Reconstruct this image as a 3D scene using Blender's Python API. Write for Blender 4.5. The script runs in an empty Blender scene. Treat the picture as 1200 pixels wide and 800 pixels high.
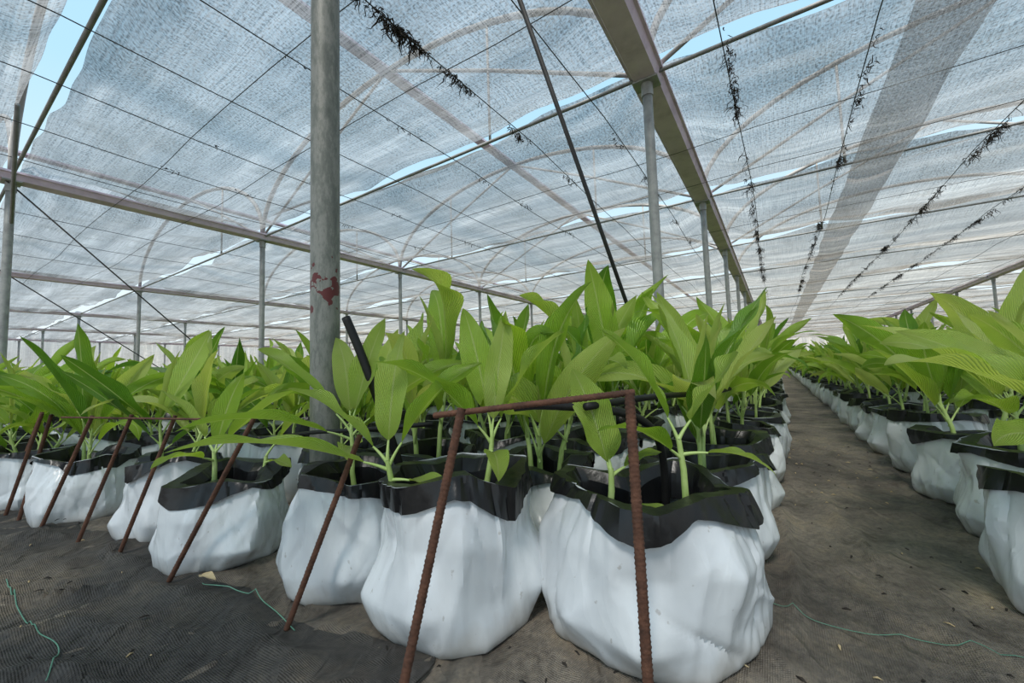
import bpy, math, random
import numpy as np
from mathutils import Vector, Matrix, noise
R0=random.Random(7)
SN,CS=0.549,0.836
def W(s,t,z=0.0): return Vector((SN*s-CS*t, CS*s+SN*t, z))
def nz(x,y,z=0.0): return noise.noise(Vector((x,y,z)))
scene=bpy.context.scene
COL=scene.collection
try:
    scene.view_settings.view_transform='Standard'; scene.view_settings.look='None'
except Exception: pass

# ---------------------------------------------------------------- materials
def newmat(name):
    m=bpy.data.materials.new(name); m.use_nodes=True
    nt=m.node_tree; nt.nodes.clear()
    out=nt.nodes.new('ShaderNodeOutputMaterial')
    return m,nt,out
def nd(nt,typ,ins=None,**kw):
    n=nt.nodes.new(typ)
    for k,v in kw.items(): setattr(n,k,v)
    if ins:
        for k,v in ins.items():
            if hasattr(v,'is_output') : nt.links.new(v,n.inputs[k])
            else: n.inputs[k].default_value=v
    return n
def c4(c): return (c[0],c[1],c[2],1)
def ramp(nt,fac,stops):
    r=nt.nodes.new('ShaderNodeValToRGB'); nt.links.new(fac,r.inputs[0])
    e=r.color_ramp.elements
    e[0].position=stops[0][0]; e[0].color=c4(stops[0][1])
    e[1].position=stops[-1][0]; e[1].color=c4(stops[-1][1])
    for p,c in stops[1:-1]:
        x=e.new(p); x.color=c4(c)
    return r.outputs[0]
def mth(nt,op,a,b=None,c=None):
    n=nt.nodes.new('ShaderNodeMath'); n.operation=op
    for i,v in enumerate((a,b,c)):
        if v is None: continue
        if hasattr(v,'is_output'): nt.links.new(v,n.inputs[i])
        else: n.inputs[i].default_value=v
    return n.outputs[0]
def simple(name,stops,scale=8,rough=.6,metal=0,bump=0.0,bscale=40,coords='Object',spec=.5):
    m,nt,out=newmat(name)
    tc=nd(nt,'ShaderNodeTexCoord')
    n=nd(nt,'ShaderNodeTexNoise',{'Vector':tc.outputs[coords],'Scale':scale,'Detail':6.0,'Roughness':.65})
    col=ramp(nt,n.outputs[0],stops)
    b=nd(nt,'ShaderNodeBsdfPrincipled',{'Base Color':col,'Roughness':rough,'Metallic':metal,'Specular IOR Level':spec})
    if bump>0:
        n2=nd(nt,'ShaderNodeTexNoise',{'Vector':tc.outputs[coords],'Scale':bscale,'Detail':5.0})
        bp=nd(nt,'ShaderNodeBump',{'Height':n2.outputs[0],'Strength':bump,'Distance':.01})
        nt.links.new(bp.outputs[0],b.inputs['Normal'])
    nt.links.new(b.outputs[0],out.inputs[0])
    return m

# leaf
def leafmat():
    m,nt,out=newmat('leaf_green')
    uv=nd(nt,'ShaderNodeUVMap'); uv.uv_map='UVMap'
    sx=nd(nt,'ShaderNodeSeparateXYZ',{0:uv.outputs[0]})
    u,v=sx.outputs[0],sx.outputs[1]
    av=mth(nt,'ABSOLUTE',mth(nt,'SUBTRACT',v,.5))
    ph=mth(nt,'SUBTRACT',mth(nt,'MULTIPLY',u,24.0),mth(nt,'MULTIPLY',av,18.0))
    st=mth(nt,'SINE',mth(nt,'MULTIPLY',ph,6.283))
    vein=mth(nt,'MULTIPLY_ADD',st,.5,.5)
    mid=mth(nt,'LESS_THAN',av,.03)
    at=nd(nt,'ShaderNodeAttribute'); at.attribute_name='tint'
    oi=nd(nt,'ShaderNodeObjectInfo')
    tc=nd(nt,'ShaderNodeTexCoord')
    n=nd(nt,'ShaderNodeTexNoise',{'Vector':tc.outputs['Object'],'Scale':6.0,'Detail':3.0})
    f=mth(nt,'ADD',mth(nt,'MULTIPLY',at.outputs['Fac'],.75),mth(nt,'MULTIPLY',n.outputs[0],.35))
    f=mth(nt,'ADD',f,mth(nt,'MULTIPLY',oi.outputs['Random'],.12))
    col=ramp(nt,f,[(0.0,(.06,.20,.025)),(.30,(.21,.44,.045)),(.62,(.47,.72,.085)),(1.0,(.76,.88,.28))])
    mx=nd(nt,'ShaderNodeMix',data_type='RGBA',blend_type='MULTIPLY')
    nt.links.new(mth(nt,'MULTIPLY',vein,.38),mx.inputs[0]); nt.links.new(col,mx.inputs[6]); mx.inputs[7].default_value=(.42,.58,.38,1)
    mx2=nd(nt,'ShaderNodeMix',data_type='RGBA')
    nt.links.new(mth(nt,'MULTIPLY',mid,.6),mx2.inputs[0]); nt.links.new(mx.outputs[2],mx2.inputs[6]); mx2.inputs[7].default_value=(.72,.84,.38,1)
    b=nd(nt,'ShaderNodeBsdfPrincipled',{'Base Color':mx2.outputs[2],'Roughness':.32,'Specular IOR Level':.6})
    bp=nd(nt,'ShaderNodeBump',{'Height':vein,'Strength':.8,'Distance':.006})
    nt.links.new(bp.outputs[0],b.inputs['Normal'])
    tcx=nd(nt,'ShaderNodeMix',data_type='RGBA',blend_type='MULTIPLY'); tcx.inputs[0].default_value=1
    nt.links.new(mx2.outputs[2],tcx.inputs[6]); tcx.inputs[7].default_value=(1.2,1.12,.6,1)
    tr=nd(nt,'ShaderNodeBsdfTranslucent',{'Color':tcx.outputs[2],'Normal':bp.outputs[0]})
    ms=nd(nt,'ShaderNodeMixShader',{0:.50,1:b.outputs[0],2:tr.outputs[0]})
    nt.links.new(ms.outputs[0],out.inputs[0])
    return m
M_leaf=leafmat()
M_stem=simple('stem_green',[(.3,(.34,.49,.12)),(.7,(.52,.64,.25))],14,.45)
def bagmat():
    m,nt,out=newmat('white_polythene')
    tc=nd(nt,'ShaderNodeTexCoord')
    n=nd(nt,'ShaderNodeTexNoise',{'Vector':tc.outputs['Object'],'Scale':3.5,'Detail':6.0})
    col=ramp(nt,n.outputs[0],[(.3,(.60,.63,.66)),(.55,(.75,.78,.80)),(.75,(.66,.70,.73))])
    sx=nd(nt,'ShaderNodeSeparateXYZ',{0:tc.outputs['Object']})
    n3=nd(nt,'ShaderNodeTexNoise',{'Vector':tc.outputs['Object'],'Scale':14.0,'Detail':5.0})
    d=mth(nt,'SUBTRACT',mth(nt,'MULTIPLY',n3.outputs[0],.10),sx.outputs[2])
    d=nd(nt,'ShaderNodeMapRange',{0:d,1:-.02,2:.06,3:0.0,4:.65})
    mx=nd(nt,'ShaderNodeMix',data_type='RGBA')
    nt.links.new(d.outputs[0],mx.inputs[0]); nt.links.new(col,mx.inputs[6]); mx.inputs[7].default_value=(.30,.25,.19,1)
    sp=nd(nt,'ShaderNodeTexNoise',{'Vector':tc.outputs['Object'],'Scale':38.0,'Detail':3.0})
    spk=nd(nt,'ShaderNodeMapRange',{0:sp.outputs[0],1:.69,2:.74,3:0.0,4:.4})
    mx3=nd(nt,'ShaderNodeMix',data_type='RGBA')
    nt.links.new(spk.outputs[0],mx3.inputs[0]); nt.links.new(mx.outputs[2],mx3.inputs[6]); mx3.inputs[7].default_value=(.25,.20,.15,1)
    wn=nd(nt,'ShaderNodeTexNoise',{'Vector':tc.outputs['Object'],'Scale':5.0,'Detail':1.0})
    wv=nd(nt,'ShaderNodeVectorMath',operation='MULTIPLY_ADD'); nt.links.new(wn.outputs[1],wv.inputs[0]); wv.inputs[1].default_value=(.12,.12,.12); nt.links.new(tc.outputs['Object'],wv.inputs[2])
    hh=None
    for sc,zs,amp,rt in ((7.5,.45,1.0,.35),(14.0,.4,.45,-.5),(24.0,.5,.18,.6)):
        mp=nd(nt,'ShaderNodeMapping',{'Vector':wv.outputs[0],'Scale':(sc,sc,sc*zs),'Rotation':(rt,rt*.7,.3*sc)})
        v=nd(nt,'ShaderNodeTexVoronoi',{'Vector':mp.outputs[0],'Scale':1.0},feature='F1')
        r=mth(nt,'MULTIPLY',v.outputs['Distance'],amp)
        hh=r if hh is None else mth(nt,'ADD',hh,r)
    bp=nd(nt,'ShaderNodeBump',{'Height':hh,'Strength':.44,'Distance':.024})
    b=nd(nt,'ShaderNodeBsdfPrincipled',{'Base Color':mx3.outputs[2],'Roughness':.26,'Specular IOR Level':.6,'Normal':bp.outputs[0]})
    nt.links.new(b.outputs[0],out.inputs[0])
    return m
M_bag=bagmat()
M_black=simple('black_polythene',[(.3,(.008,.008,.009)),(.7,(.016,.016,.017))],9,.30,bump=.5,bscale=12,spec=.4)
M_soil=simple('coir_soil',[(.3,(.02,.013,.009)),(.7,(.06,.04,.026))],40,.95,bump=.8,bscale=90)
M_hose=simple('black_hose_plastic',[(.3,(.008,.008,.008)),(.7,(.018,.018,.018))],9,.5,spec=.3)
M_steel=simple('galvanised_steel',[(.25,(.20,.205,.20)),(.5,(.33,.34,.33)),(.8,(.46,.46,.44))],9,.5,metal=.15,bump=.12,bscale=60)
M_tube=simple('weathered_arch_tube',[(.3,(.24,.23,.22)),(.7,(.38,.36,.34))],5,.6,metal=0)
M_cross=simple('dark_grey_tube',[(.3,(.14,.145,.145)),(.7,(.26,.265,.26))],5,.6,metal=0)
M_gut=simple('weathered_gutter',[(.25,(.48,.38,.47)),(.5,(.68,.56,.67)),(.8,(.80,.68,.78))],3,.6,metal=0,bump=.1)
M_wire=simple('dark_wire',[(.3,(.02,.02,.02)),(.7,(.05,.05,.05))],5,.6)
M_debris=simple('dried_vine',[(.3,(.010,.009,.008)),(.7,(.04,.03,.022))],12,.9)
M_rust=simple('rusty_rebar',[(.25,(.035,.018,.012)),(.5,(.10,.042,.024)),(.8,(.19,.085,.048))],25,.85,bump=.4,bscale=120)
M_grn=simple('green_cord',[(.3,(.08,.22,.15)),(.7,(.15,.32,.23))],9,.8)
M_dead=simple('dry_leaf',[(.3,(.40,.28,.13)),(.7,(.62,.50,.30))],20,.8)
def postmat():
    m,nt,out=newmat('painted_steel_post')
    tc=nd(nt,'ShaderNodeTexCoord')
    mp=nd(nt,'ShaderNodeMapping',{'Vector':tc.outputs['Object'],'Scale':(9,9,3)})
    n=nd(nt,'ShaderNodeTexNoise',{'Vector':mp.outputs[0],'Scale':1.6,'Detail':8.0,'Roughness':.75})
    col=ramp(nt,n.outputs[0],[(.25,(.08,.085,.075)),(.45,(.16,.17,.15)),(.55,(.26,.26,.235)),(.65,(.17,.18,.16)),(.8,(.30,.30,.27))])
    n2=nd(nt,'ShaderNodeTexNoise',{'Vector':tc.outputs['Object'],'Scale':15.0,'Detail':4.0})
    sx=nd(nt,'ShaderNodeSeparateXYZ',{0:tc.outputs['Object']})
    z=sx.outputs[2]
    dd=mth(nt,'ABSOLUTE',mth(nt,'SUBTRACT',z,1.19))
    band=mth(nt,'SUBTRACT',.19,dd)
    msk=mth(nt,'GREATER_THAN',mth(nt,'ADD',mth(nt,'MULTIPLY',band,.9),n2.outputs[0]),.69)
    msk=mth(nt,'MULTIPLY',msk,mth(nt,'GREATER_THAN',band,0.0))
    mx=nd(nt,'ShaderNodeMix',data_type='RGBA')
    nt.links.new(msk,mx.inputs[0]); nt.links.new(col,mx.inputs[6]); mx.inputs[7].default_value=(.12,.022,.022,1)
    b=nd(nt,'ShaderNodeBsdfPrincipled',{'Base Color':mx.outputs[2],'Roughness':.5,'Metallic':.15})
    nt.links.new(b.outputs[0],out.inputs[0]); return m
M_post=postmat()
# shade net
def netmat(name,tr0,tint,k=1.0):
    m,nt,out=newmat(name)
    uv=nd(nt,'ShaderNodeUVMap'); uv.uv_map='UVMap'   # uv in metres
    g=nd(nt,'ShaderNodeTexNoise',{'Vector':uv.outputs[0],'Scale':40.0,'Detail':2.0,'Roughness':.6})
    mp=nd(nt,'ShaderNodeMapping',{'Vector':uv.outputs[0],'Scale':(1.5,.10,1)})
    l=nd(nt,'ShaderNodeTexNoise',{'Vector':mp.outputs[0],'Scale':1.3,'Detail':6.0,'Roughness':.65})
    st=nd(nt,'ShaderNodeTexNoise',{'Vector':uv.outputs[0],'Scale':.9,'Detail':7.0,'Roughness':.7})
    mp2=nd(nt,'ShaderNodeMapping',{'Vector':uv.outputs[0],'Scale':(80,1.2,1)})
    w=nd(nt,'ShaderNodeTexNoise',{'Vector':mp2.outputs[0],'Scale':1.0,'Detail':2.0})
    mp3=nd(nt,'ShaderNodeMapping',{'Vector':uv.outputs[0],'Scale':(1.2,80,1)})
    w3=nd(nt,'ShaderNodeTexNoise',{'Vector':mp3.outputs[0],'Scale':1.0,'Detail':2.0})
    sx=nd(nt,'ShaderNodeSeparateXYZ',{0:uv.outputs[0]})
    colA=ramp(nt,l.outputs[0],[(.3,tuple(k*.15*x for x in tint)),(.45,tuple(k*.30*x for x in tint)),(.56,tuple(k*.40*x for x in tint)),(.70,tuple(k*.62*x for x in tint))])
    wm=nd(nt,'ShaderNodeMix',data_type='RGBA',blend_type='MULTIPLY')
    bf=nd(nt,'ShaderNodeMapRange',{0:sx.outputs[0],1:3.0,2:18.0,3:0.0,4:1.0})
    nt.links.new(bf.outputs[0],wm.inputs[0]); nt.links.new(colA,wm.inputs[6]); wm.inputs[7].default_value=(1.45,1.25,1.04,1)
    sr=ramp(nt,st.outputs[0],[(.38,(.72,.68,.63)),(.52,(1,1,1)),(.7,(1.1,1.1,1.1))])
    sm_=nd(nt,'ShaderNodeMix',data_type='RGBA',blend_type='MULTIPLY'); sm_.inputs[0].default_value=1
    nt.links.new(wm.outputs[2],sm_.inputs[6]); nt.links.new(sr,sm_.inputs[7])
    cg=nd(nt,'ShaderNodeMix',data_type='RGBA',blend_type='MULTIPLY'); cg.inputs[0].default_value=1
    sm=mth(nt,'ADD',mth(nt,'MULTIPLY',g.outputs[0],.36),mth(nt,'MULTIPLY',mth(nt,'ADD',w.outputs[0],w3.outputs[0]),.32))
    gr=ramp(nt,sm,[(.41,(.34,.34,.34)),(.50,(.82,.82,.82)),(.59,(1,1,1))])
    nt.links.new(sm_.outputs[2],cg.inputs[6]); nt.links.new(gr,cg.inputs[7])
    d=nd(nt,'ShaderNodeBsdfDiffuse',{'Color':cg.outputs[2]})
    t=nd(nt,'ShaderNodeBsdfTranslucent',{'Color':cg.outputs[2]})
    ms=nd(nt,'ShaderNodeMixShader',{0:.62,1:d.outputs[0],2:t.outputs[0]})
    tp=nd(nt,'ShaderNodeBsdfTransparent',{'Color':(.92,.94,.96,1)})
    fac=nd(nt,'ShaderNodeMapRange',{0:g.outputs[0],1:.35,2:.65,3:max(0,tr0-.15),4:tr0+.15})
    m2=nd(nt,'ShaderNodeMixShader',{0:fac.outputs[0],1:ms.outputs[0],2:tp.outputs[0]})
    nt.links.new(m2.outputs[0],out.inputs[0]); return m
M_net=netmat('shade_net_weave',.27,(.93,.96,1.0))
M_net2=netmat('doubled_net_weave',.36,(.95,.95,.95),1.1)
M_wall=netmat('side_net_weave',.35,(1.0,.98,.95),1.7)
def floormat(name,dark):
    m,nt,out=newmat(name)
    tc=nd(nt,'ShaderNodeTexCoord')
    n=nd(nt,'ShaderNodeTexNoise',{'Vector':tc.outputs['Object'],'Scale':1.2,'Detail':7.0,'Roughness':.65})
    if dark==1: st=[(.3,(.040,.039,.038)),(.5,(.068,.063,.058)),(.60,(.125,.105,.082)),(.75,(.22,.18,.135))]
    else: st=[(.28,(.078,.070,.062)),(.43,(.150,.130,.108)),(.55,(.235,.203,.165)),(.72,(.36,.305,.235))]
    col=ramp(nt,n.outputs[0],st)
    n2=nd(nt,'ShaderNodeTexNoise',{'Vector':tc.outputs['Object'],'Scale':60.0,'Detail':3.0,'Roughness':.7})
    g=ramp(nt,n2.outputs[0],[(.30,(.66,.66,.66)),(.5,(.98,.98,.98)),(.72,(1.25,1.22,1.16))])
    mx=nd(nt,'ShaderNodeMix',data_type='RGBA',blend_type='MULTIPLY'); mx.inputs[0].default_value=1
    nt.links.new(col,mx.inputs[6]); nt.links.new(g,mx.inputs[7])
    n5=nd(nt,'ShaderNodeTexNoise',{'Vector':tc.outputs['Object'],'Scale':5.0,'Detail':6.0,'Roughness':.7})
    g5=ramp(nt,n5.outputs[0],[(.35,(.60,.58,.56)),(.5,(1,1,1)),(.68,(1.3,1.24,1.12))])
    mx5=nd(nt,'ShaderNodeMix',data_type='RGBA',blend_type='MULTIPLY'); mx5.inputs[0].default_value=1
    nt.links.new(mx.outputs[2],mx5.inputs[6]); nt.links.new(g5,mx5.inputs[7])
    mp=nd(nt,'ShaderNodeMapping',{'Vector':tc.outputs['Object'],'Rotation':(0,0,math.radians(33))})
    wv=nd(nt,'ShaderNodeTexWave',{'Vector':mp.outputs[0],'Scale':60.0})
    wv2=nd(nt,'ShaderNodeTexWave',{'Vector':mp.outputs[0],'Scale':60.0},bands_direction='Y')
    h=mth(nt,'ADD',mth(nt,'MULTIPLY',mth(nt,'ADD',wv.outputs[1],wv2.outputs[1]),.15),mth(nt,'MULTIPLY',n2.outputs[0],.6))
    mp4=nd(nt,'ShaderNodeMapping',{'Vector':tc.outputs['Object'],'Rotation':(0,0,math.radians(33)),'Scale':(1.0,.35,1)})
    n4=nd(nt,'ShaderNodeTexNoise',{'Vector':mp4.outputs[0],'Scale':7.0,'Detail':3.0,'Distortion':.3})
    rg=mth(nt,'MINIMUM',mth(nt,'MULTIPLY',mth(nt,'ABSOLUTE',mth(nt,'SUBTRACT',n4.outputs[0],.5)),9.0),1.0)
    h=mth(nt,'ADD',h,mth(nt,'ADD',mth(nt,'MULTIPLY',n4.outputs[0],6.0),mth(nt,'MULTIPLY',rg,-1.3)))
    bp=nd(nt,'ShaderNodeBump',{'Height':h,'Strength':.9,'Distance':.011})
    b=nd(nt,'ShaderNodeBsdfPrincipled',{'Base Color':mx5.outputs[2],'Roughness':.68,'Specular IOR Level':.35,'Normal':bp.outputs[0]})
    nt.links.new(b.outputs[0],out.inputs[0]); return m
M_floor=floormat('woven_ground_cloth',0)
M_mat=floormat('dark_woven_mat',1)

# ---------------------------------------------------------------- mesh builder
class MB:
    def __init__(s): s.v=[];s.f=[];s.uv=[];s.t=[];s.m=[]
    def add(s,p,uv=(0,0),t=.5):
        s.v.append((p[0],p[1],p[2])); s.uv.append(uv); s.t.append(t); return len(s.v)-1
    def face(s,ids,m=0): s.f.append(tuple(ids)); s.m.append(m)
    def mesh(s,name,mats,smooth=True):
        me=bpy.data.meshes.new(name)
        me.from_pydata(s.v,[],s.f)
        for mt in mats: me.materials.append(mt)
        if len(mats)>1: me.polygons.foreach_set('material_index',s.m)
        me.polygons.foreach_set('use_smooth',[smooth]*len(s.f))
        ul=me.uv_layers.new(name='UVMap')
        li=np.empty(len(me.loops),dtype=np.int32); me.loops.foreach_get('vertex_index',li)
        ul.data.foreach_set('uv',np.array(s.uv,dtype=np.float32)[li].ravel())
        a=me.attributes.new('tint','FLOAT','POINT'); a.data.foreach_set('value',np.array(s.t,dtype=np.float32))
        me.update(); return me
    def tube(s,pts,rad,n=8,t=.5,m=0,cap=True):
        pts=[Vector(p) for p in pts]; N=len(pts)
        rings=[]; up=None
        for i,p in enumerate(pts):
            d=(pts[min(i+1,N-1)]-pts[max(i-1,0)]).normalized()
            if up is None:
                up=Vector((0,0,1)) if abs(d.z)<.9 else Vector((1,0,0))
            a=d.cross(up).normalized(); up=a.cross(d).normalized()
            r=rad[i] if isinstance(rad,(list,tuple)) else rad
            rings.append([s.add(p+a*math.cos(k*2*math.pi/n)*r+up*math.sin(k*2*math.pi/n)*r,(i/max(1,N-1),k/n),t) for k in range(n)])
        for i in range(N-1):
            for k in range(n):
                s.face((rings[i][k],rings[i][(k+1)%n],rings[i+1][(k+1)%n],rings[i+1][k]),m)
        if cap:
            s.face(rings[0][::-1],m); s.face(rings[-1],m)
    def box(s,c,sx,sy,sz,m=0):
        b=[]
        for dx in(-1,1):
            for dy in(-1,1):
                for dz in(-1,1): b.append(s.add((c[0]+dx*sx/2,c[1]+dy*sy/2,c[2]+dz*sz/2)))
        for q in((0,1,3,2),(4,6,7,5),(0,4,5,1),(2,3,7,6),(0,2,6,4),(1,5,7,3)): s.face([b[i] for i in q],m)
def mkobj(name,me,parent=None,loc=None,label=None,category=None,group=None,kind=None):
    o=bpy.data.objects.new(name,me); COL.objects.link(o)
    if loc is not None: o.location=loc
    if parent: o.parent=parent
    if label: o['label']=label
    if category: o['category']=category
    if group: o['group']=group
    if kind: o['kind']=kind
    return o
def rebase(mb,base):
    b=Vector(base); mb.v=[(x-b.x,y-b.y,z-b.z) for x,y,z in mb.v]

# ---------------------------------------------------------------- plant pieces
def leaf(mb,base,az,el,pet,L,Wd,droop,roll,rnd,lo=False,tint=.5,stem=None,fold=.35,calm=1.0):
    ns=8 if lo else 24; cr=[-1,0,1] if lo else [-1,-.6,-.25,0,.25,.6,1]
    p=Vector(base); pts=[p.copy()]
    azv=Vector((math.cos(az),math.sin(az),0))
    np_=3 if lo else 5
    for i in range(np_):
        e=el-.05*i
        p=p+(azv*math.cos(e)+Vector((0,0,1))*math.sin(e))*pet/np_; pts.append(p.copy())
    if stem is not None: stem.tube(pts,[.0062-.0006*i for i in range(len(pts))],4 if lo else 6,cap=False)
    e0=el-.12; phs=rnd.random()*6; wob=rnd.uniform(.7,2.2); bend=rnd.uniform(-.9,.9)*calm; tw=rnd.uniform(-1.5,1.5)*calm
    prev=None
    for i in range(ns+1):
        u=i/ns
        e=e0-droop*u**1.5
        a2=az+bend*u*u
        av=Vector((math.cos(a2),math.sin(a2),0))
        tdir=av*math.cos(e)+Vector((0,0,1))*math.sin(e)
        if i>0: p=p+tdir*(L/ns)
        sd=Vector((-math.sin(a2),math.cos(a2),0))
        nr=tdir.cross(sd)
        rl=roll*(0.4+.6*u)+tw*u*u
        sd2=sd*math.cos(rl)+nr*math.sin(rl); nr2=nr*math.cos(rl)-sd*math.sin(rl)
        w=Wd/2*(max(u,.0)**.60)*((1-u)**.88)/.368 if 0<u<1 else (.003 if u==0 else .0005)
        ring=[]
        for c in cr:
            fo=fold*(1-.4*u)
            rip=.13*w*wob*math.sin(u*13+phs+c*1.2)*abs(c)**1.5
            curl=fo*(.7+.5*abs(c))
            q=p+sd2*(c*w*math.cos(curl))+nr2*(abs(c)**1.2*w*math.sin(curl)+rip)
            ring.append(mb.add(q,(u,c*.5+.5),tint))
        if prev:
            for k in range(len(cr)-1): mb.face((prev[k],ring[k],ring[k+1],prev[k+1]))
        prev=ring
def plant(seed,nsh,hs,lo=False,spread=.09,nl=(4,6)):
    rnd=random.Random(seed); fo=MB(); st=MB()
    for k in range(nsh):
        a=rnd.uniform(0,6.28) if nsh==1 else k*6.28/nsh+rnd.uniform(-.4,.4)
        rr=spread*rnd.uniform(.4,1) if nsh>1 else .03
        b=Vector((math.cos(a)*rr,math.sin(a)*rr,0)); h=hs*rnd.uniform(.22,.38)
        ln=Vector((math.cos(a),math.sin(a),0))*rnd.uniform(.0,.08)
        top=b+ln+Vector((0,0,h))
        st.tube([b+Vector((0,0,-.02)),b+ln*.3+Vector((0,0,h*.5)),top],[.013,.0105,.008],5 if lo else 8,cap=False)
        n=rnd.randint(*nl); az=rnd.uniform(0,6.28)
        for j in range(n):
            q=j/(n-1)
            hb=b.lerp(top,.5+.5*q)
            el=math.radians(rnd.uniform(42,76)+ q*14)
            az+=math.pi+rnd.uniform(-.8,.8)
            L=hs*rnd.uniform(.44,.64)*(1 if j>0 else .65)
            leaf(fo,hb,az,el,hs*rnd.uniform(.06,.15),L,L*rnd.uniform(.21,.31),rnd.choice([.3,.7,1.2,2.0])*rnd.uniform(.8,1.2)*(1.1-q*.5),rnd.uniform(-1.3,1.3),rnd,lo,
                 tint=min(1,max(0,rnd.gauss(.56,.30))),stem=st,fold=rnd.choice([.25,.5,.8,1.2]))
        if rnd.random()<.8:
            leaf(fo,top,rnd.uniform(0,6.28),math.radians(86),.05,hs*.42,.07,.2,0,rnd,lo,tint=.95,stem=st,fold=1.2,calm=.3)
    return fo,st
def crafted(shoots,seed):
    rnd=random.Random(seed); fo=MB(); st=MB()
    for (bx,by,tx,ty,h,lv) in shoots:
        b=Vector((bx,by,0)); top=Vector((tx,ty,h))
        st.tube([b+Vector((0,0,-.02)),b.lerp(top,.4)+Vector((-.008,0,0)),b.lerp(top,.7),top],[.0115,.010,.009,.0075],8,cap=False)
        for (fr,az,el,pet,L,Wd,dr,ro,ti) in lv:
            leaf(fo,b.lerp(top,fr),math.radians(az),math.radians(el),pet,L,Wd,dr,ro,rnd,False,tint=ti,stem=st,fold=.4,calm=.5)
    if len(shoots)>1:
        st.tube([Vector((shoots[0][0],shoots[0][1],-.03)),Vector((shoots[1][0],shoots[1][1],-.03))],.012,8)
    return fo.mesh('foliage',[M_leaf]),st.mesh('stem',[M_stem])
def creases(seed,n):
    r=random.Random(seed*31+7); out=[]
    for i in range(n):
        ph=r.choice([r.gauss(1.57,.3),r.uniform(.4,2.7),r.uniform(.4,2.7)])
        out.append((r.uniform(0,6.283),r.uniform(0,1.05),math.cos(ph),math.sin(ph),r.uniform(.06,.24),r.uniform(.005,.014),r.choice([-1,1])*r.uniform(.003,.009)))
    for i in range(18):
        th=r.uniform(0,6.283)
        out.append((th,1.0,r.gauss(0,.45),1.0,r.uniform(.08,.24),r.uniform(.005,.010),-r.uniform(.005,.012)))
    return np.array(out)
def bagdisp(th,v,R,H,cr):
    d=(th-cr[:,0]+math.pi)%(2*math.pi)-math.pi
    x=d*R; y=(v-cr[:,1])*H
    al=x*cr[:,2]+y*cr[:,3]; pe=-x*cr[:,3]+y*cr[:,2]
    return float(np.sum(cr[:,6]*np.exp(-np.abs(pe)/cr[:,5])*np.exp(-(al/cr[:,4])**2)))
class Poly:
    def __init__(s,seed,n,j):
        r=random.Random(seed); s.a=sorted([(k+r.uniform(-.35,.35))*2*math.pi/n for k in range(n)]); s.r=[]
        for a in s.a:
            e=3.0; se=1/((abs(math.cos(a))**e+abs(math.sin(a))**e)**(1/e)); s.r.append((.55+.45*se)*(1+r.uniform(-j,j))*1.02)
    def __call__(s,th):
        n=len(s.a); th=(th-s.a[0])%(2*math.pi)+s.a[0]
        for i in range(n):
            a0=s.a[i]; a1=s.a[i+1] if i+1<n else s.a[0]+2*math.pi
            if th<=a1+1e-9:
                r0=s.r[i]; r1=s.r[(i+1)%n]
                return r0*r1*math.sin(a1-a0)/(r0*math.sin(th-a0)+r1*math.sin(a1-th))
        return s.r[0]
class Bag:
    def __init__(s,seed,R,H,hi):
        s.seed=seed;s.R=R;s.H=H
        s.lv=[0,.24,.6,1.0]
        s.py=[Poly(seed*11+1,10,.05),Poly(seed*11+2,9,.07),Poly(seed*11+3,8,.08),Poly(seed*11+4,7,.12)]
        s.sc=[.94,1.02,.96,.88]
        s.cr=creases(seed,46 if hi else 8)
    def r(s,th,v,cr=True):
        v=min(1,max(0,v))
        for i in range(3):
            if v<=s.lv[i+1]: break
        u=(v-s.lv[i])/(s.lv[i+1]-s.lv[i])
        us=u*.6+.4*u*u*(3-2*u)
        p=(s.py[i](th)*s.sc[i])*(1-us)+(s.py[i+1](th)*s.sc[i+1])*us
        c,sn=math.cos(th),math.sin(th)
        a=nz(c*1.3+s.seed*7.1,sn*1.3,v*1.2)*.10
        if v<.06: p*=.955+.045*math.sqrt(v/.06)
        r=s.R*p*(1+a)
        if cr: r+=bagdisp(th,v,s.R,s.H,s.cr)
        return r
def lin(nodes,th):
    n=len(nodes); th=th%(2*math.pi)
    for i in range(n):
        a0,v0=nodes[i]; a1,v1=nodes[(i+1)%n]
        if i+1==n: a1+=2*math.pi
        t2=th if th>=nodes[0][0] else th+2*math.pi
        if a0<=t2<=a1: return v0+(v1-v0)*(t2-a0)/(a1-a0)
    return nodes[0][1]
def nodes(seed,n,lo,hi):
    r=random.Random(seed); return [((k+.5+r.uniform(-.35,.35))*2*math.pi/n,r.uniform(lo,hi)) for k in range(n)]
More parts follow.
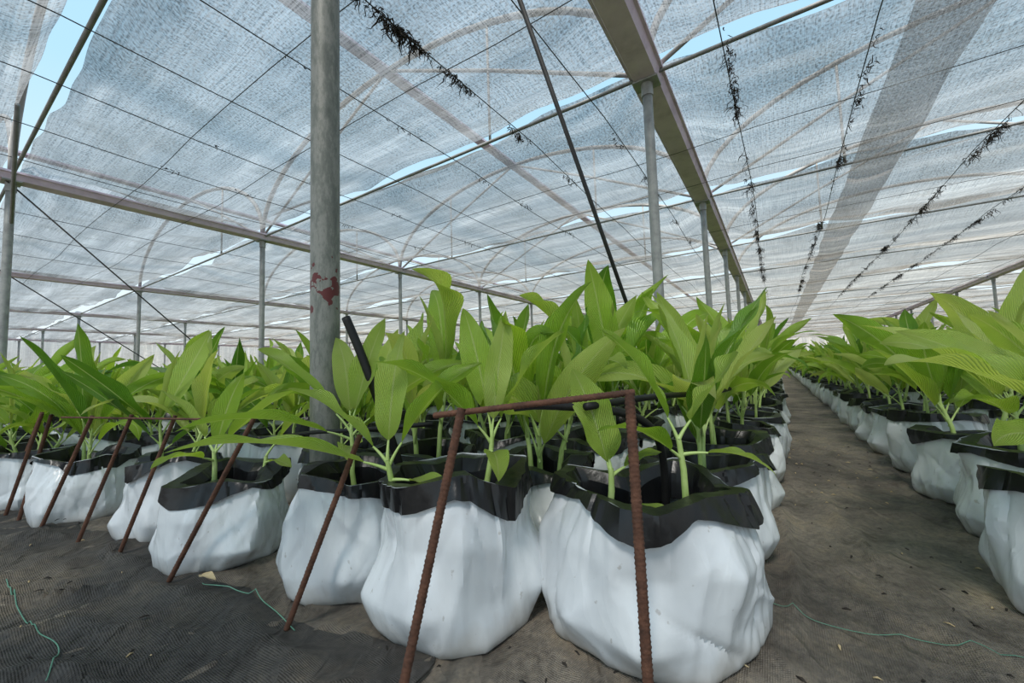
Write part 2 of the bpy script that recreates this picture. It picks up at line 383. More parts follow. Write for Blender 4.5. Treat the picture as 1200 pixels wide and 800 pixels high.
def bagparts(seed,R=.27,H=.34,nt=168,nzv=44,soilz=.11):
    body=MB(); cuff=MB(); soil=MB(); B=Bag(seed,R,H,nt>60)
    rz=nodes(seed*5+1,7,-.045,.032)
    rimz=lambda th: H+lin(rz,th)
    prev=None
    for i in range(nzv+1):
        v=i/nzv; ring=[]
        for k in range(nt):
            th=k*2*math.pi/nt; r=B.r(th,v)
            ring.append(body.add((r*math.cos(th),r*math.sin(th),rimz(th)*v),(k/nt,v)))
        if prev:
            for k in range(nt): body.face((prev[k],prev[(k+1)%nt],ring[(k+1)%nt],ring[k]))
        else: body.face(ring[::-1])
        prev=ring
    dn=nodes(seed*5+2,10,.012,.080); fo=nodes(seed*5+3,10,.000,.022); inn=nodes(seed*5+4,7,-.03,.15); rj=nodes(seed*5+5,14,-.010,.014)
    c2=creases(seed+50,18)
    rows=[(-1.0,1),(-.66,.75),(-.33,.42),(-.08,.15),(.02,.0),(.0,-1),(-.5,-2),(-1.0,-3),(-1.6,-4)]
    prev=None
    for i,(f,kd) in enumerate(rows):
        ring=[]
        for k in range(nt):
            th=k*2*math.pi/nt; c,s=math.cos(th),math.sin(th)
            depth=lin(dn,th)
            if kd>=0:
                dz=f*depth; v=1+min(0,dz/H)
                r=B.r(th,v)+.004+kd*lin(fo,th)+lin(rj,th)*.6+.5*abs(bagdisp(th,1+f*.2,R,H,c2))
                r=max(r,B.r(th,v)+.003)
            else:
                m=-kd; dz=f*.065
                r=B.r(th,1,False)-.004*m-max(0,lin(inn,th))*(.35+.65*min(1,m/2))*.8+.5*bagdisp(th,1+f*.2,R,H,c2)-.003*m
            ring.append(cuff.add((r*c,r*s,rimz(th)+dz+lin(rj,th)*.5),(k/nt,i/10)))
        if prev:
            for k in range(nt): cuff.face((prev[k],prev[(k+1)%nt],ring[(k+1)%nt],ring[k]))
        prev=ring
    c0=soil.add((0,0,H-soilz+.01)); prev=None
    for i in range(1,7):
        ring=[]
        for k in range(24):
            th=k*2*math.pi/24; r=B.r(th,.7,False)*.90*i/6
            ring.append(soil.add((r*math.cos(th),r*math.sin(th),H-soilz+.02*nz(r*9*math.cos(th),r*9*math.sin(th),seed)-.01*(i/6))))
        for k in range(24):
            if prev: soil.face((prev[k],ring[k],ring[(k+1)%24],prev[(k+1)%24]))
            else: soil.face((c0,ring[k],ring[(k+1)%24]))
        prev=ring
    return body,cuff,soil
SOILZ=.34-.11
def sharp(me,ang=28):
    try: me.set_sharp_from_angle(angle=math.radians(ang))
    except Exception: pass
    return me
BAGS=[]
for i in range(7):
    b,c,s=bagparts(i+1)
    BAGS.append((sharp(b.mesh('grow_bag',[M_bag]),35),sharp(c.mesh('folded_cuff',[M_black]),20),s.mesh('potting_soil',[M_soil])))
PL=[]
for i in range(12):
    f,s=plant(100+i,2 if i%3 else 3,1.0+.05*(i%3),nl=(4,6))
    PL.append((f.mesh('foliage',[M_leaf]),s.mesh('stem',[M_stem])))
HERO=[
 crafted([(-.13,-.10,-.13,-.12,.21,[(.85,150,84,.05,.28,.12,.25,-1.2,.75),(.9,20,30,.05,.14,.055,.5,0,.8),(.5,-50,12,.06,.16,.07,.5,.3,.85),(.95,100,74,.05,.26,.08,.4,.4,.6)]),
          (.10,-.10,.07,-.10,.28,[(1,22,52,.07,.33,.12,.35,-.9,.7),(.95,140,74,.08,.34,.10,.5,.8,.55),(.85,-20,12,.07,.17,.06,.9,0,.8),(.8,200,45,.05,.24,.09,.9,.3,.45)])],1),
 crafted([(-.16,-.10,-.19,-.12,.20,[(1,85,86,.06,.36,.11,.25,.3,.75),(.95,170,52,.07,.34,.11,.5,.9,.7),(.85,186,26,.08,.56,.12,.55,.5,.65),(.7,-25,10,.07,.20,.07,.6,0,.8),(.9,20,66,.08,.36,.10,.7,-.8,.5)]),
          (.10,.0,.12,.0,.24,[(1,120,78,.08,.44,.12,.35,-.7,.6),(.95,35,66,.08,.44,.12,.6,-.9,.7),(.8,-80,14,.05,.20,.08,.8,0,.75),(.9,200,60,.08,.40,.11,.8,.6,.45),(1,60,84,.06,.40,.10,.2,.6,.9)])],2),
 crafted([(.0,.0,-.02,0,.28,[(1,60,80,.08,.42,.12,.2,.5,.75),(.95,175,56,.10,.50,.13,.6,.8,.65),(.85,205,30,.10,.48,.12,.7,.4,.5),(.9,10,50,.10,.46,.12,.6,-.8,.6),(.7,-70,25,.06,.26,.09,.8,.2,.8),(1,120,70,.08,.42,.11,.5,-.6,.85)])],3),
 crafted([(-.04,-.03,-.06,-.03,.20,[(1,170,58,.08,.34,.10,.5,.7,.75),(.95,20,55,.08,.36,.10,.5,-.7,.65),(.8,-100,30,.06,.22,.08,.9,.2,.7),(.9,90,78,.06,.34,.10,.3,.4,.6)]),
          (.10,.05,.12,.05,.16,[(1,40,60,.07,.28,.09,.5,-.5,.8),(.8,-40,20,.06,.20,.07,.6,0,.85)])],4),
 crafted([(-.02,.0,-.05,.0,.26,[(1,176,46,.10,.62,.18,.85,-.6,.8),(.95,160,58,.10,.50,.15,.5,-.7,.7),(.85,190,26,.10,.42,.12,.6,-.4,.6),(.9,20,60,.08,.46,.13,.5,-.8,.6),(1,100,76,.08,.42,.12,.3,.6,.9)]),
          (.10,.10,.12,.10,.26,[(1,150,60,.10,.50,.15,.7,-.6,.75),(.9,60,60,.10,.48,.13,.6,.6,.5),(.95,200,50,.10,.5,.14,.8,-.5,.65)])],5),
 crafted([(-.05,.0,-.08,.0,.28,[(1,185,52,.10,.60,.17,.9,-.7,.75),(.95,150,62,.10,.56,.15,.7,-.6,.85),(.85,205,30,.08,.46,.13,.6,-.3,.55),(.9,-10,55,.08,.44,.12,.6,-.6,.6),(1,90,80,.08,.48,.12,.3,.5,.9)]),
          (.08,-.06,.10,-.06,.26,[(1,170,70,.10,.50,.14,.7,.6,.7),(.9,40,60,.10,.46,.13,.6,-.6,.5),(.95,230,45,.10,.42,.12,.7,.4,.65)])],6)]
def offset_into(dst,src,dz,m):
    o=len(dst.v)
    dst.v+= [(x,y,z+dz) for x,y,z in src.v]; dst.uv+=src.uv; dst.t+=src.t
    dst.f+=[tuple(o+i for i in f) for f in src.f]; dst.m+=[m]*len(src.f)
MERG=[]
FARP=[]
for i in range(6):
    f,s=plant(500+i,3,1.0,lo=True); b,c,so=bagparts(20+i,nt=28,nzv=8)
    mb=MB(); offset_into(mb,b,0,0); offset_into(mb,c,0,1); offset_into(mb,so,0,2); offset_into(mb,s,SOILZ,3); offset_into(mb,f,SOILZ,4)
    MERG.append(mb.mesh('potted_turmeric_plant',[M_bag,M_black,M_soil,M_stem,M_leaf]))
    FARP.append((mb,f,s))
LAB='leafy green turmeric plant in white grow bag with black cuff'
def potted(s,t,rs=1,hs=1,var=0,bag=0,rot=0,pl=None,label=LAB,ps=1,group='turmeric plants in grow bags'):
    root=bpy.data.objects.new('potted_turmeric_plant',None); COL.objects.link(root)
    root.empty_display_size=.1
    root.location=W(s,t)
    root['label']=label; root['category']='potted plant'; root['group']=group
    bm,cm,sm=BAGS[bag]
    g=mkobj('grow_bag',bm,root); g.scale=(rs,rs,hs); g.rotation_euler=(0,0,rot)
    c=mkobj('folded_cuff',cm,g); c['label']='black folded plastic cuff'
    so=mkobj('potting_soil',sm,root); so.scale=(rs,rs,hs); so.rotation_euler=(0,0,rot)
    fm,stm=(pl or PL[var])
    r2=R0.uniform(0,6.28)
    for nm,me in(('stem',stm),('foliage',fm)):
        o=mkobj(nm,me,root,loc=(0,0,SOILZ*hs-.005)); o.rotation_euler=(0,0,r2 if pl is None else 0); o.scale=(ps,ps,ps)
    return root
front=[(1.265,.36,1.14,1.14,0,.3,HERO[0],1.0,'young turmeric plant in a wide white grow bag at aisle corner'),
 (1.02,.905,.96,1.28,1,.9,HERO[1],1.0,'turmeric plant in a tall crumpled white grow bag behind rusty rods'),
 (.965,1.36,.82,1.22,2,1.2,HERO[2],.95,'turmeric plant in a narrow white grow bag beside steel post'),
 (.82,2.04,.86,1.04,3,.2,HERO[3],1.0,'turmeric plant in a short slumped white grow bag beside post'),
 (.81,2.62,.84,1.08,4,.5,None,.8,LAB),(.61,3.38,.84,1.05,5,.1,None,.8,LAB),(.48,4.0,.86,1.0,6,2.1,None,.8,LAB),
 (1.90,-.78,.96,1.12,4,1.0,HERO[4],.92,'turmeric plant with long leaves arching low over the aisle'),
 (2.55,-.86,.92,1.12,1,2.0,HERO[5],.95,'turmeric plant with long leaves arching low over the aisle')]
for i,(s,t,rs,hs,bg,rot,pl,ps,lab) in enumerate(front):
    potted(s,t,rs,hs,i%9,bg,rot,pl,lab,ps)
cands=[]
def inview(s,t):
    p=W(s,t)
    return p.y>.6 and -1.42<p.x/p.y<1.5
def addrow(t0,s0,smax,drift=None):
    s=s0
    while s<smax:
        t=t0 if drift is None else drift(s)
        cands.append((s+R0.uniform(-.02,.02),t+R0.uniform(-.02,.02)))
        s+=.58
A=lambda s: .32 if s<2 else (.30 if s<2.7 else (.26 if s<3.4 else (.22 if s<5 else .18)))
addrow(.13,1.90,45,A)
addrow(.92,1.60,45); addrow(1.50,1.52,45); addrow(2.12,1.42,45); addrow(2.70,1.38,45); addrow(3.37,1.22,45); addrow(4.0,1.12,45)
t=4.62; s0=.45
while t<38:
    addrow(t,s0,38); t+=.62; s0-=.02
addrow(-.86,3.14,45); addrow(-1.50,1.95,45)
t=-2.1
while t>-26: addrow(t,2.2,45); t-=.62
cands=[c for c in cands if inview(*c) and W(*c).length<36]
cands.sort(key=lambda c:W(*c).length)
near=cands[:283]; far=cands[283:]
tmpl=None
for i,(s,t) in enumerate(near):
    d=W(s,t).length
    if d<7.2:
        ps=R0.uniform(.86,1.02)
        if .5<t<1.6 and s<3.2: ps=R0.uniform(1.06,1.15)
        if t<0: ps=R0.uniform(.88,.98)
        if t>2: ps=R0.uniform(.74,.88)
        potted(s,t,R0.uniform(.88,.99),R0.uniform(1.0,1.16),R0.randrange(12),R0.randrange(7),R0.uniform(0,6.28),ps=ps)
    else:
        if tmpl is None:
            tmpl=mkobj('potted_turmeric_plant',MERG[0],label=LAB,category='potted plant',group='turmeric plants in grow bags'); o=tmpl
        else:
            o=tmpl.copy(); o.data=MERG[R0.randrange(6)]; COL.objects.link(o)
        o.location=W(s,t); o.rotation_euler=(0,0,R0.uniform(0,6.28)); k=R0.uniform(.92,1.03)*(.88 if t>2 else 1); o.scale=(k,k,k)
fa=[]
for mb,f,s in FARP:
    fm=MB(); offset_into(fm,f,SOILZ,4)
    fa.append((mb,fm))
V=[];F=[];U=[];T=[];MM=[];off=0
rf=random.Random(5)
for (s,t) in far:
    d=W(s,t).length
    edge=(-.95<t<.35)
    if d>13 and not edge and rf.random()<.45: continue
    mb=fa[rf.randrange(6)][0 if edge else 1]
    a=rf.uniform(0,6.28); k=rf.uniform(.88,1.03); p=W(s,t)
    v=np.array(mb.v); c,sn=math.cos(a),math.sin(a)
    v=np.stack([(v[:,0]*c-v[:,1]*sn)*k+p.x,(v[:,0]*sn+v[:,1]*c)*k+p.y,v[:,2]*k],1)
    V.append(v);U.append(np.array(mb.uv));T.append(np.array(mb.t));MM+=mb.m
    F+=[tuple(off+i for i in f) for f in mb.f]; off+=len(v)
big=MB(); big.v=np.concatenate(V).tolist(); big.f=F; big.uv=np.concatenate(U); big.t=np.concatenate(T); big.m=MM
mkobj('turmeric_field',big.mesh('turmeric_field',[M_bag,M_black,M_soil,M_stem,M_leaf]),label='dense mass of green turmeric plants in white grow bags',category='plants',kind='stuff')

# ---------------------------------------------------------------- floor
xs=np.unique(np.concatenate([np.linspace(-80,-5,20),np.linspace(-5,-3,30),np.linspace(-3,3,240),np.linspace(3,5,20),np.linspace(5,80,20)]))
ys=np.unique(np.concatenate([np.linspace(-12,0,8),np.linspace(0,3.4,140),np.linspace(3.4,90,40)]))
fl=MB()
def gh(x,y):
    if abs(x)>5 or y>6 or y<-.5: return 0
    a=nz(x*1.6,y*1.6,1); r=max(0,1-abs(nz(x*1.9+4,y*2.4,7))*6)**2
    s=SN*x+CS*y; t=-CS*x+SN*y
    w=max(0,1-abs(nz(s*.5,t*3.2,21))*6)**2
    w2=max(0,1-abs(nz(s*1.2,t*5.5,31))*6)**2
    return .006*a+.016*r+.020*w+.012*w2-.008
for j,y in enumerate(ys):
    for i,x in enumerate(xs):
        fl.add((x,y,gh(x,y)),(x,y))
nx=len(xs)
for j in range(len(ys)-1):
    for i in range(nx-1):
        a=j*nx+i; fl.face((a,a+1,a+nx+1,a+nx))
mkobj('floor',fl.mesh('floor',[M_floor]),label='dusty brown woven ground cloth',kind='structure')
def mz(x,y): return .008+.010*nz(x*2.2,y*2.2,11)+.040*max(0,1-abs(nz(x*1.7,y*2.8,3))*6)**2+.024*max(0,1-abs(nz(x*3.5,y*3.1,13))*6)**2
def sheet(t0,t1,sf,s2,NX,NY,mat,label,zf,seed):
    mt=MB()
    for j in range(NY+1):
        for i in range(NX+1):
            u=i/NX; v=j/NY
            t=t0+u*(t1-t0)+(.20*nz(v*3,seed,6)+.05*nz(v*14,seed,2)-.25*v)*(1-u)+.05*nz(v*4,seed,16)*u
            s1=sf(t); s=s1+(s2-s1)*v
            p=W(s,t); e=min(u,(1-u),v,1-v)*30
            z=zf(p.x,p.y)*min(1,.25+e*.4)
            mt.add((p.x,p.y,max(z,gh(p.x,p.y)+.004)),(u,v))
    for j in range(NY):
        for i in range(NX):
            a=j*(NX+1)+i; mt.face((a,a+1,a+NX+2,a+NX+1))
    mkobj('ground_mat',mt.mesh('ground_mat',[mat]),label=label,category='ground mat')
sheet(.80,7.5,lambda t:(.72-.060*(t-1.2))+.10*nz(t*1.8,0,4)+.02*nz(t*9,0,4),-1.6,200,90,M_mat,'loose dark woven weed mat with wrinkled folds',mz,0)
# ---------------------------------------------------------------- litter
def cord(name,pts,r,mat,label,cat,n=6,group=None,sub=6):
    P=[Vector(p) for p in pts]; out=[]
    for i in range(len(P)-1):
        p0=P[max(i-1,0)];p1=P[i];p2=P[i+1];p3=P[min(i+2,len(P)-1)]
        for k in range(sub):
            u=k/sub
            out.append(.5*((2*p1)+(p2-p0)*u+(2*p0-5*p1+4*p2-p3)*u*u+(3*p1-p0-3*p2+p3)*u**3))
    out.append(P[-1])
    if name=='string':
        for q in out:
            t=-CS*q.x+SN*q.y
            q.z=(max(mz(q.x,q.y),gh(q.x,q.y)) if t>.85 else gh(q.x,q.y))+.006
    mb=MB(); mb.tube(out,r,n); b=out[0].copy(); rebase(mb,b)
    return mkobj(name,mb.mesh(name,[mat]),loc=b,label=label,category=cat,group=group)
cord('string',[(-1.95,1.58,.03),(-1.78,1.46,.035),(-1.5,1.28,.04),(-1.3,1.18,.035),(-1.15,1.02,.035)],.0016,M_grn,'thin green string lying on the dark mat','string',sub=12)
cord('string',[(-1.12,1.47,.03),(-.98,1.40,.035),(-.88,1.354,.04),(-.75,1.29,.03),(-.656,1.216,.03)],.0016,M_grn,'thin green string beside the grow bags','string',sub=12)
cord('string',[(.74,1.35,.006),(.83,1.235,.008),(.917,1.165,.008),(1.06,1.11,.01),(1.3,1.0,.008)],.0010,M_grn,'pale green string across the aisle','string',sub=12)
def dry(x,y,L,az,z):
    mb=MB(); leaf(mb,(0,0,.008),az,.25,.01,L,L*.4,.3,.2,random.Random(int(x*100)),tint=.5)
    mkobj('dry_leaf',mb.mesh('dry_leaf',[M_dead]),loc=(x,y,z),label='small curled tan dry leaf on the ground',category='leaf',group='dry litter')
dry(-1.15,1.5,.095,-.6,mz(-1.15,1.5)+.004)
rl=random.Random(3)
for i in range(190):
    if i<90: p=W(rl.uniform(.9,5),rl.uniform(-.56,0))
    elif i<130: p=Vector((rl.uniform(-1.6,.7),rl.uniform(.85,1.15),0))
    elif i<165: p=W(rl.uniform(.3,1.2),rl.uniform(-.9,-.1))
    else: p=W(rl.uniform(.2,.5),rl.uniform(1.2,3.5))
    mb=MB(); a=rl.uniform(0,6.28); L=rl.uniform(.006,.028)
    mb.tube([(0,0,.002),(L*math.cos(a)*.5,L*math.sin(a)*.5,.005),(L*math.cos(a),L*math.sin(a),.002)],[.0015,rl.uniform(.0015,.004),.001],5)
    dark=rl.random()<.55
    z=max(mz(p.x,p.y),gh(p.x,p.y)) if (-CS*p.x+SN*p.y)>.85 else gh(p.x,p.y)
    mkobj('twig',mb.mesh('twig',[M_debris if dark else M_dead]),loc=(p.x,p.y,z),label='tiny dark dry twig on the ground' if dark else 'tiny pale dry twig on the ground',category='litter',group='dry litter')

# ---------------------------------------------------------------- rebar
def rebar(a,b,r=.011,label='rusty ribbed steel rod leaning over the grow bags'):
    a=Vector(a);b=Vector(b);L=(b-a).length;n=10;N=int(L/.0028)
    d=(b-a).normalized(); up=Vector((0,0,1)) if abs(d.z)<.9 else Vector((1,0,0))
    x=d.cross(up).normalized(); y=x.cross(d)
    mb=MB(); prev=None
    for i in range(N+1):
        p=d*(L*i/N); ring=[]
        for k in range(n):
            th=k*2*math.pi/n
            q=((L*i/N)/.0105+abs(math.sin(th))*.5)%1
            rr=r*(1+(.13 if q<.35 else 0)+(.12 if k in(0,5) else 0))
            ring.append(mb.add(p+x*math.cos(th)*rr+y*math.sin(th)*rr,(i/N,k/n)))
        if prev:
            for k in range(n): mb.face((prev[k],prev[(k+1)%n],ring[(k+1)%n],ring[k]))
        else: mb.face(ring[::-1])
        prev=ring
    mb.face(prev)
    return mkobj('rebar_rod',mb.mesh('rebar_rod',[M_rust]),loc=a,label=label,category='metal rod',group='rusty rods')
rebar((-.275,.90,0),(-.128,.99,.66),.0102)
rebar((.252,.85,0),(.262,.915,.69),.0108,'rusty ribbed steel rod standing upright before the corner bag')
rebar((-.20,1.01,.642),(.275,.918,.69),.0075,'rusty ribbed steel rod laid level across two upright rods')
rebar((-.69,1.235,.01),(-.488,1.28,.56),.0084)
rebar((-1.28,1.52,.02),(-1.0,1.56,.60),.0085)
rebar((-1.72,1.787,.02),(-1.545,1.845,.59),.008)
rebar((-2.03,1.904,.02),(-1.857,1.965,.59),.008)
rebar((-2.38,2.05,.02),(-2.19,2.10,.58),.0085)
rebar((-2.71,2.236,.02),(-2.61,2.28,.58),.0085)
rebar((-2.90,2.33,.02),(-2.78,2.38,.58),.0085)
rebar((-3.05,2.44,.02),(-2.92,2.5,.58),.0085)
rebar((-2.45,2.19,.570),(-1.35,1.74,.58),.0045,'thin rusty steel rod laid level above the bag row')
cord('drip_hose',[(.0,1.13,.645),(.095,1.15,.645),(.307,1.20,.615),(.43,1.27,.55),(.48,1.33,.43),(.49,1.36,.28)],.0125,M_hose,'black plastic drip hose bending down into a grow bag','hose',10,group='drip hoses')
cord('drip_hose',[(.20,1.13,.64),(.5,1.42,.64),(.8,1.75,.62),(1.1,2.1,.61),(1.6,2.8,.60)],.011,M_hose,'black plastic drip hose running back over the bags','hose',10,group='drip hoses')
cord('drip_hose',[(-1.15,1.95,.46),(-.9,1.80,.50),(-.6,1.62,.53),(-.3,1.5,.56)],.009,M_hose,'black plastic drip hose running along the bag row','hose',10,group='drip hoses')
cord('drip_hose',[(-.42,1.72,0),(-.46,1.68,.3),(-.53,1.62,.60),(-.60,1.60,.82),(-.665,1.6,.98)],.017,M_hose,'thick black hose end sticking up between the plants','hose',10,group='drip hoses')

# ---------------------------------------------------------------- structure
ZG=3.99
PT=[1.0+8.6*k for k in range(-4,6)]
SJ=[.8]+[4.4+4*j for j in range(0,16)]
def tubeobj(name,pts,r,mat,label,cat,n=8,group=None):
    mb=MB(); mb.tube(pts,r,n); b=Vector(pts[0]); rebase(mb,b)
    return mkobj(name,mb.mesh(name,[mat]),loc=b,label=label,category=cat,group=group)
pm=MB(); pm.tube([(0,0,0),(0,0,1),(0,0,2),(0,0,3),(0,0,3.86)],.052,14)
pme=pm.mesh('post_pole',[M_steel])
bm_=MB(); bm_.box((0,0,3.85),.26,.20,.02); bm_.tube([(0,0,3.70),(0,0,3.84)],.062,14); 
bme=bm_.mesh('post_bracket',[M_steel],False)
for t in PT:
    for s in SJ:
        if not inview(s,t) or W(s,t).length>62: continue
        if s<1 and t<5: continue
        root=bpy.data.objects.new('steel_post',None); COL.objects.link(root); root.location=W(s,t); root.rotation_euler=(0,0,math.radians(-33.3))
        root['label']='galvanised round steel post holding up a gutter beam'; root['category']='post'; root['group']='support posts'
        mkobj('pole',pme,root); mkobj('bracket',bme,root)
mp_=MB(); mp_.tube([(0,0,z) for z in (0,.5,1,1.5,2,2.5,3,3.5,3.97)],.068,28)
mkobj('steel_post',mp_.mesh('steel_post',[M_post]),loc=(-.92,1.97,0),label='thick mottled grey steel post with dark red paint marks',category='post',group='support posts')
def gutter(t,s0,s1,kw=1.0):
    mb=MB(); prof=[(-.18,.12),(-.18,.09),(-.15,.09),(-.115,0),(.115,0),(.15,.09),(.18,.09),(.18,.12),(.14,.12),(.105,.012),(-.105,.012),(-.14,.12)]
    n=int((s1-s0)/4)+1; prev=None
    for i in range(n+1):
        s=s0+(s1-s0)*i/n
        ring=[mb.add(W(s,t+a*kw,3.865+b)) for a,b in prof]
        if prev:
            for k in range(len(prof)):
                q=(k+1)%len(prof); mb.face((prev[k],prev[q],ring[q],ring[k]))
        prev=ring
    b=W(s0,t,3.865); rebase(mb,b)
    mkobj('gutter_beam',mb.mesh('gutter_beam',[M_gut],False),loc=b,label='long weathered metal gutter beam resting on steel posts',category='beam',group='gutter beams')
for t in PT:
    gutter(t,-3.6 if abs(t-1)<.1 else .4,66)
for s in SJ+[-3.4]:
    tubeobj('cross_tube',[W(s,-34,ZG-.05),W(s,0,ZG-.05),W(s,46,ZG-.05)],.022,M_cross,'straight grey steel tube crossing under the shade net','tube',group='cross tubes')
for k in range(len(PT)-1):
    ta,tb=PT[k],PT[k+1]
    if tb<-17 or ta>15: continue
    for s in [q for q in SJ if q<20]:
        m=W(s,(ta+tb)/2)
        if m.y<0 and W(s,tb).y<0.3: continue
        pts=[]
        for i in range(25):
            u=i/24; pts.append(W(s,ta+(tb-ta)*(.5-.5*math.cos(u*math.pi)),ZG+.02+1.95*math.sin(u*math.pi)))
        tubeobj('arch_tube',pts,.045,M_tube,'curved steel roof arch above the shade net','arch',8,group='roof arches')
    mb=MB(); c=(ta+tb)/2; prev=None
    if -9<c<0: continue
    for s in (-3,20,64):
        ring=[mb.add(W(s,c+a,ZG+1.93+b)) for a,b in((-.11,0),(.11,0),(.11,.05),(-.11,.05))]
        if prev:
            for q in range(4): mb.face((prev[q],prev[(q+1)%4],ring[(q+1)%4],ring[q]))
        prev=ring
    b=W(-3,c,ZG+1.93); rebase(mb,b)
    mkobj('ridge_beam',mb.mesh('ridge_beam',[M_gut],False),loc=b,label='flat metal ridge beam along the arch tops',category='beam',group='ridge beams')
for k in (3,4,5):
    for s in SJ[:4]:
        if s<1 : continue
        t=PT[k]
        for sg in(-1,1):
            tubeobj('roof_strut',[W(s,t+sg*.1,ZG),W(s,t+sg*2.15,ZG+1.0),W(s,t+sg*4.2,ZG+1.93)],.026,M_tube,'thin steel roof strut under an arch','strut',6,group='roof struts')
            tubeobj('roof_strut',[W(s,t+sg*2.15,ZG-.03),W(s,t+sg*2.15,ZG+1.66)],.020,M_tube,'thin vertical roof hanger rod','strut',6,group='roof struts')
wt=[-6.6,-5.3,-4.0,-2.7,-1.0,.2,1.6,2.6,3.7,4.8,5.9,7.1,8.3,11,12.6,14.5]
for t in wt:
    pts=[W(s,t+.05*math.sin(s*.5+t),ZG-.20-.04*abs(math.sin((s-.6)*math.pi/4))) for s in np.arange(-3.4,62,1.0)]
    tubeobj('support_wire',pts,.0055,M_wire,'thin dark wire strung under the shade net','wire',5,group='support wires')
for s in (1.9,2.9,6.0,7.3,10.2):
    pts=[W(s+.03*math.sin(t),t,ZG-.18-.03*abs(math.sin(t))) for t in np.arange(-14,20,1.0)]
    tubeobj('support_wire',pts,.0045,M_wire,'thin dark wire strung under the shade net','wire',5,group='support wires')
def debris(t,spec,seed,label='tangled dark dried vine strands hanging from a wire',kw=1.0):
    r=random.Random(seed); mb=MB()
    for s,amt,ln in spec:
        for i in range(int(amt*1.7)):
            ss=s+r.gauss(0,.12); z=ZG-.21; p=W(ss,t+r.gauss(0,.02),z); pts=[p]; L=ln*r.uniform(.12,1)*.85
            d=Vector((r.gauss(0,1),r.gauss(0,1),-.7)); 
            for k in range(5):
                d=(d*.6+Vector((r.gauss(0,.7),r.gauss(0,.7),-.45+r.gauss(0,.6)))).normalized()
                p=p+d*L/5; pts.append(p)
            w=r.uniform(.0018,.0060)*kw
            mb.tube(pts,[w*.6,w,w*1.3,w*.8,w*.5,.001],4,cap=False)
    b=W(spec[0][0],t,ZG-.21); rebase(mb,b)
    mkobj('dried_vine',mb.mesh('dried_vine',[M_debris],False),loc=b,label=label,category='dried vine',group='hanging dried vines')['kind']='stuff'
rv=random.Random(77)
def rnds(s0,s1,dens,ln):
    out=[]; s=s0
    while s<s1:
        s+=rv.expovariate(dens); out.append((s,rv.choice([3,5,8,16]),ln*rv.uniform(.4,1.2)))
    return out
debris(2.6,[(1.75,30,.18),(1.9,30,.20),(2.3,60,.30),(2.42,30,.2),(3.0,30,.24),(3.25,16,.15),(4.2,18,.2),(4.4,12,.15),(5.8,14,.2)],1,kw=1.2)
debris(.2,rnds(3.0,18,4.0,.30),2)
debris(-1.0,rnds(4.4,22,3.2,.26),3)
debris(-2.7,rnds(5,24,3.2,.28),4)
debris(-4.0,rnds(7,26,2.8,.28),6)
debris(1.6,[(5.2,9,.2),(6.5,9,.2),(7.3,12,.22),(9,12,.22),(10.5,10,.2)],5)
debris(5.9,[(2.2,5,.12),(3.6,7,.15),(5.1,7,.14),(7.2,7,.2)],8)
debris(3.7,[(2.0,4,.1),(3.3,5,.12),(4.9,6,.15),(6.2,8,.2),(8.2,8,.2)],9)
debris(7.1,[(2.0,6,.14),(3.0,6,.12),(4.9,7,.15),(6.8,7,.2)],10)
tubeobj('brace_pipe',[(1.87,4.89,0),(.085,2.93,3.82)],.020,M_wire,'dark slanted brace pipe from the ground to the roof','pipe',10)
tubeobj('brace_wire',[(-7.57,5.84,3.86),(-6.6,10.8,0)],.012,M_wire,'dark slanted brace wire tied to a post','wire',6)
tubeobj('brace_wire',[(-10.5,7.6,3.4),(-9.6,13,0)],.012,M_wire,'dark slanted brace wire tied to a post','wire',6)
tubeobj('brace_pipe',[(-7.5,5.9,3.2),(-5.6,4.4,3.97)],.022,M_cross,'grey slanted brace pipe from post to roof','pipe',10)

# nets
def netpanel(sa,sb,ta,tb,seed,st,ss):
    mb=MB(); ts=np.arange(ta,tb+.01,st); n=max(4,int((sb-sa)/ss)); prev=None
    ga=.22 if sa<1.5 else .42; gb=.22 if sb<1.5 else .38
    for i in range(n+1):
        u=i/n; ring=[]
        for t in ts:
            e0=sa+.07+ga*max(0,nz(t*.40,seed*3.1,0)-.02)+.02*nz(t*2,seed,1)
            e1=sb-.07-gb*max(0,nz(t*.33,seed*5.7,4)-.05)+.02*nz(t*2,seed,5)
            s=e0+(e1-e0)*u
            z=ZG+.06-.20*math.sin(u*math.pi)+.10*nz(s*.7,t*.3,seed)+.07*nz(s*3.5,t*.5,seed+9)*(.5+3*max(abs(u-.5)-.3,0)*5)-.03*abs(math.sin(t*math.pi/1.2))
            dg=abs((t-1.0+4.3)%8.6-4.3)   # distance to the nearest gutter: the net is laid over it
            kk=max(0,1-max(0,dg-.20)/.5); kk=kk*kk*(3-2*kk)
            z=max(z,z*(1-kk)+(ZG+.06)*kk)
            p=W(s,t,z); ring.append(mb.add(p,(s,t)))
        if prev:
            for k in range(len(ts)-1): mb.face((prev[k],prev[k+1],ring[k+1],ring[k]))
        prev=ring
    b=W(sa,ta,ZG); rebase(mb,b)
    mkobj('shade_net',mb.mesh('shade_net',[M_net]),loc=b,label='translucent pale woven shade net panel stretched overhead',category='shade net',group='roof shade nets')
ed=[-3.4]+SJ+[68.0]
for i in range(len(ed)-1):
    nearp=ed[i]<12
    netpanel(ed[i],ed[i+1],-33.5,45.5,i+1,.15 if nearp else .5,.12 if nearp else .4)
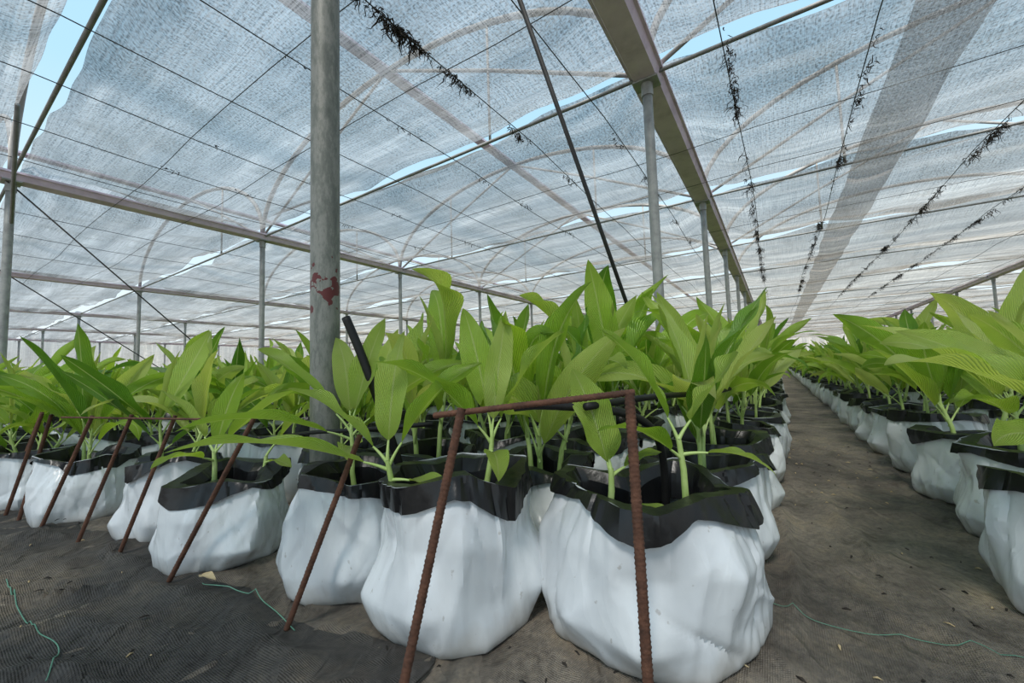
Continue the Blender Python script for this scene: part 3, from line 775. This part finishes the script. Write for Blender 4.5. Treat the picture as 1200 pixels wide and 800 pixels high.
def strip(t0,t1,z,seed):
    mb=MB(); prev=None
    for s in np.arange(-3,66,.25):
        ring=[mb.add(W(s,t0+(t1-t0)*k/4+.05*nz(s*.9,k*.6,seed),z-.05*math.sin(k/4*math.pi)+.03*nz(s,k*.4,seed)),(s,t0+(t1-t0)*k/4)) for k in range(5)]
        if prev:
            for k in range(4): mb.face((prev[k],prev[k+1],ring[k+1],ring[k]))
        prev=ring
    b=W(-3,t0,z); rebase(mb,b)
    mkobj('net_seam_strip',mb.mesh('net_seam_strip',[M_net2]),loc=b,label='darker doubled strip of shade net along the roof',category='net strip',group='net strips')
strip(-1.76,-1.16,ZG-.24,1)
def wallp(name,a,b):
    mb=MB(); n=60; prev=None; a=Vector(a);b=Vector(b)
    for i in range(n+1):
        p=a.lerp(b,i/n); ring=[mb.add((p.x,p.y,z),(i*1.5,z)) for z in(0,1.3,2.6,4.05)]
        if prev:
            for k in range(3): mb.face((prev[k],ring[k],ring[k+1],prev[k+1]))
        prev=ring
    mkobj(name,mb.mesh(name,[M_wall]),kind='structure',label='pale translucent side net wall')
wallp('wall_back',W(68.8,-34),W(68.8,46))
wallp('wall_left',W(-3,46),W(68.8,46))
wallp('wall_right',W(-3,-34),W(68.8,-34))

# ---------------------------------------------------------------- light
w=bpy.data.worlds.new('World'); scene.world=w; w.use_nodes=True
nt=w.node_tree; nt.nodes.clear()
out=nd(nt,'ShaderNodeOutputWorld'); tc=nd(nt,'ShaderNodeTexCoord')
sx=nd(nt,'ShaderNodeSeparateXYZ',{0:tc.outputs['Generated']})
col=ramp(nt,sx.outputs[2],[(0.0,(.90,.94,.96)),(.15,(.74,.88,.95)),(.5,(.45,.73,.93)),(1.0,(.36,.64,.92))])
bg=nd(nt,'ShaderNodeBackground',{'Color':col,'Strength':1.15})
nt.links.new(bg.outputs[0],out.inputs[0])
sl=bpy.data.lights.new('sun','SUN'); sl.energy=6.8; sl.angle=math.radians(14); sl.color=(1,.94,.86)
so=bpy.data.objects.new('sun',sl); COL.objects.link(so)
so.rotation_euler=Vector((-.25,-.65,1)).to_track_quat('Z','Y').to_euler()
cd=bpy.data.cameras.new('camera'); cd.sensor_width=36; cd.lens=14.1; cd.clip_start=.02; cd.clip_end=400
co=bpy.data.objects.new('camera',cd); COL.objects.link(co)
co.matrix_world=Matrix.Translation((0,0,.75))@Matrix.Rotation(math.radians(94),4,'X')@Matrix.Rotation(math.radians(-1.83),4,'Z')
scene.camera=co
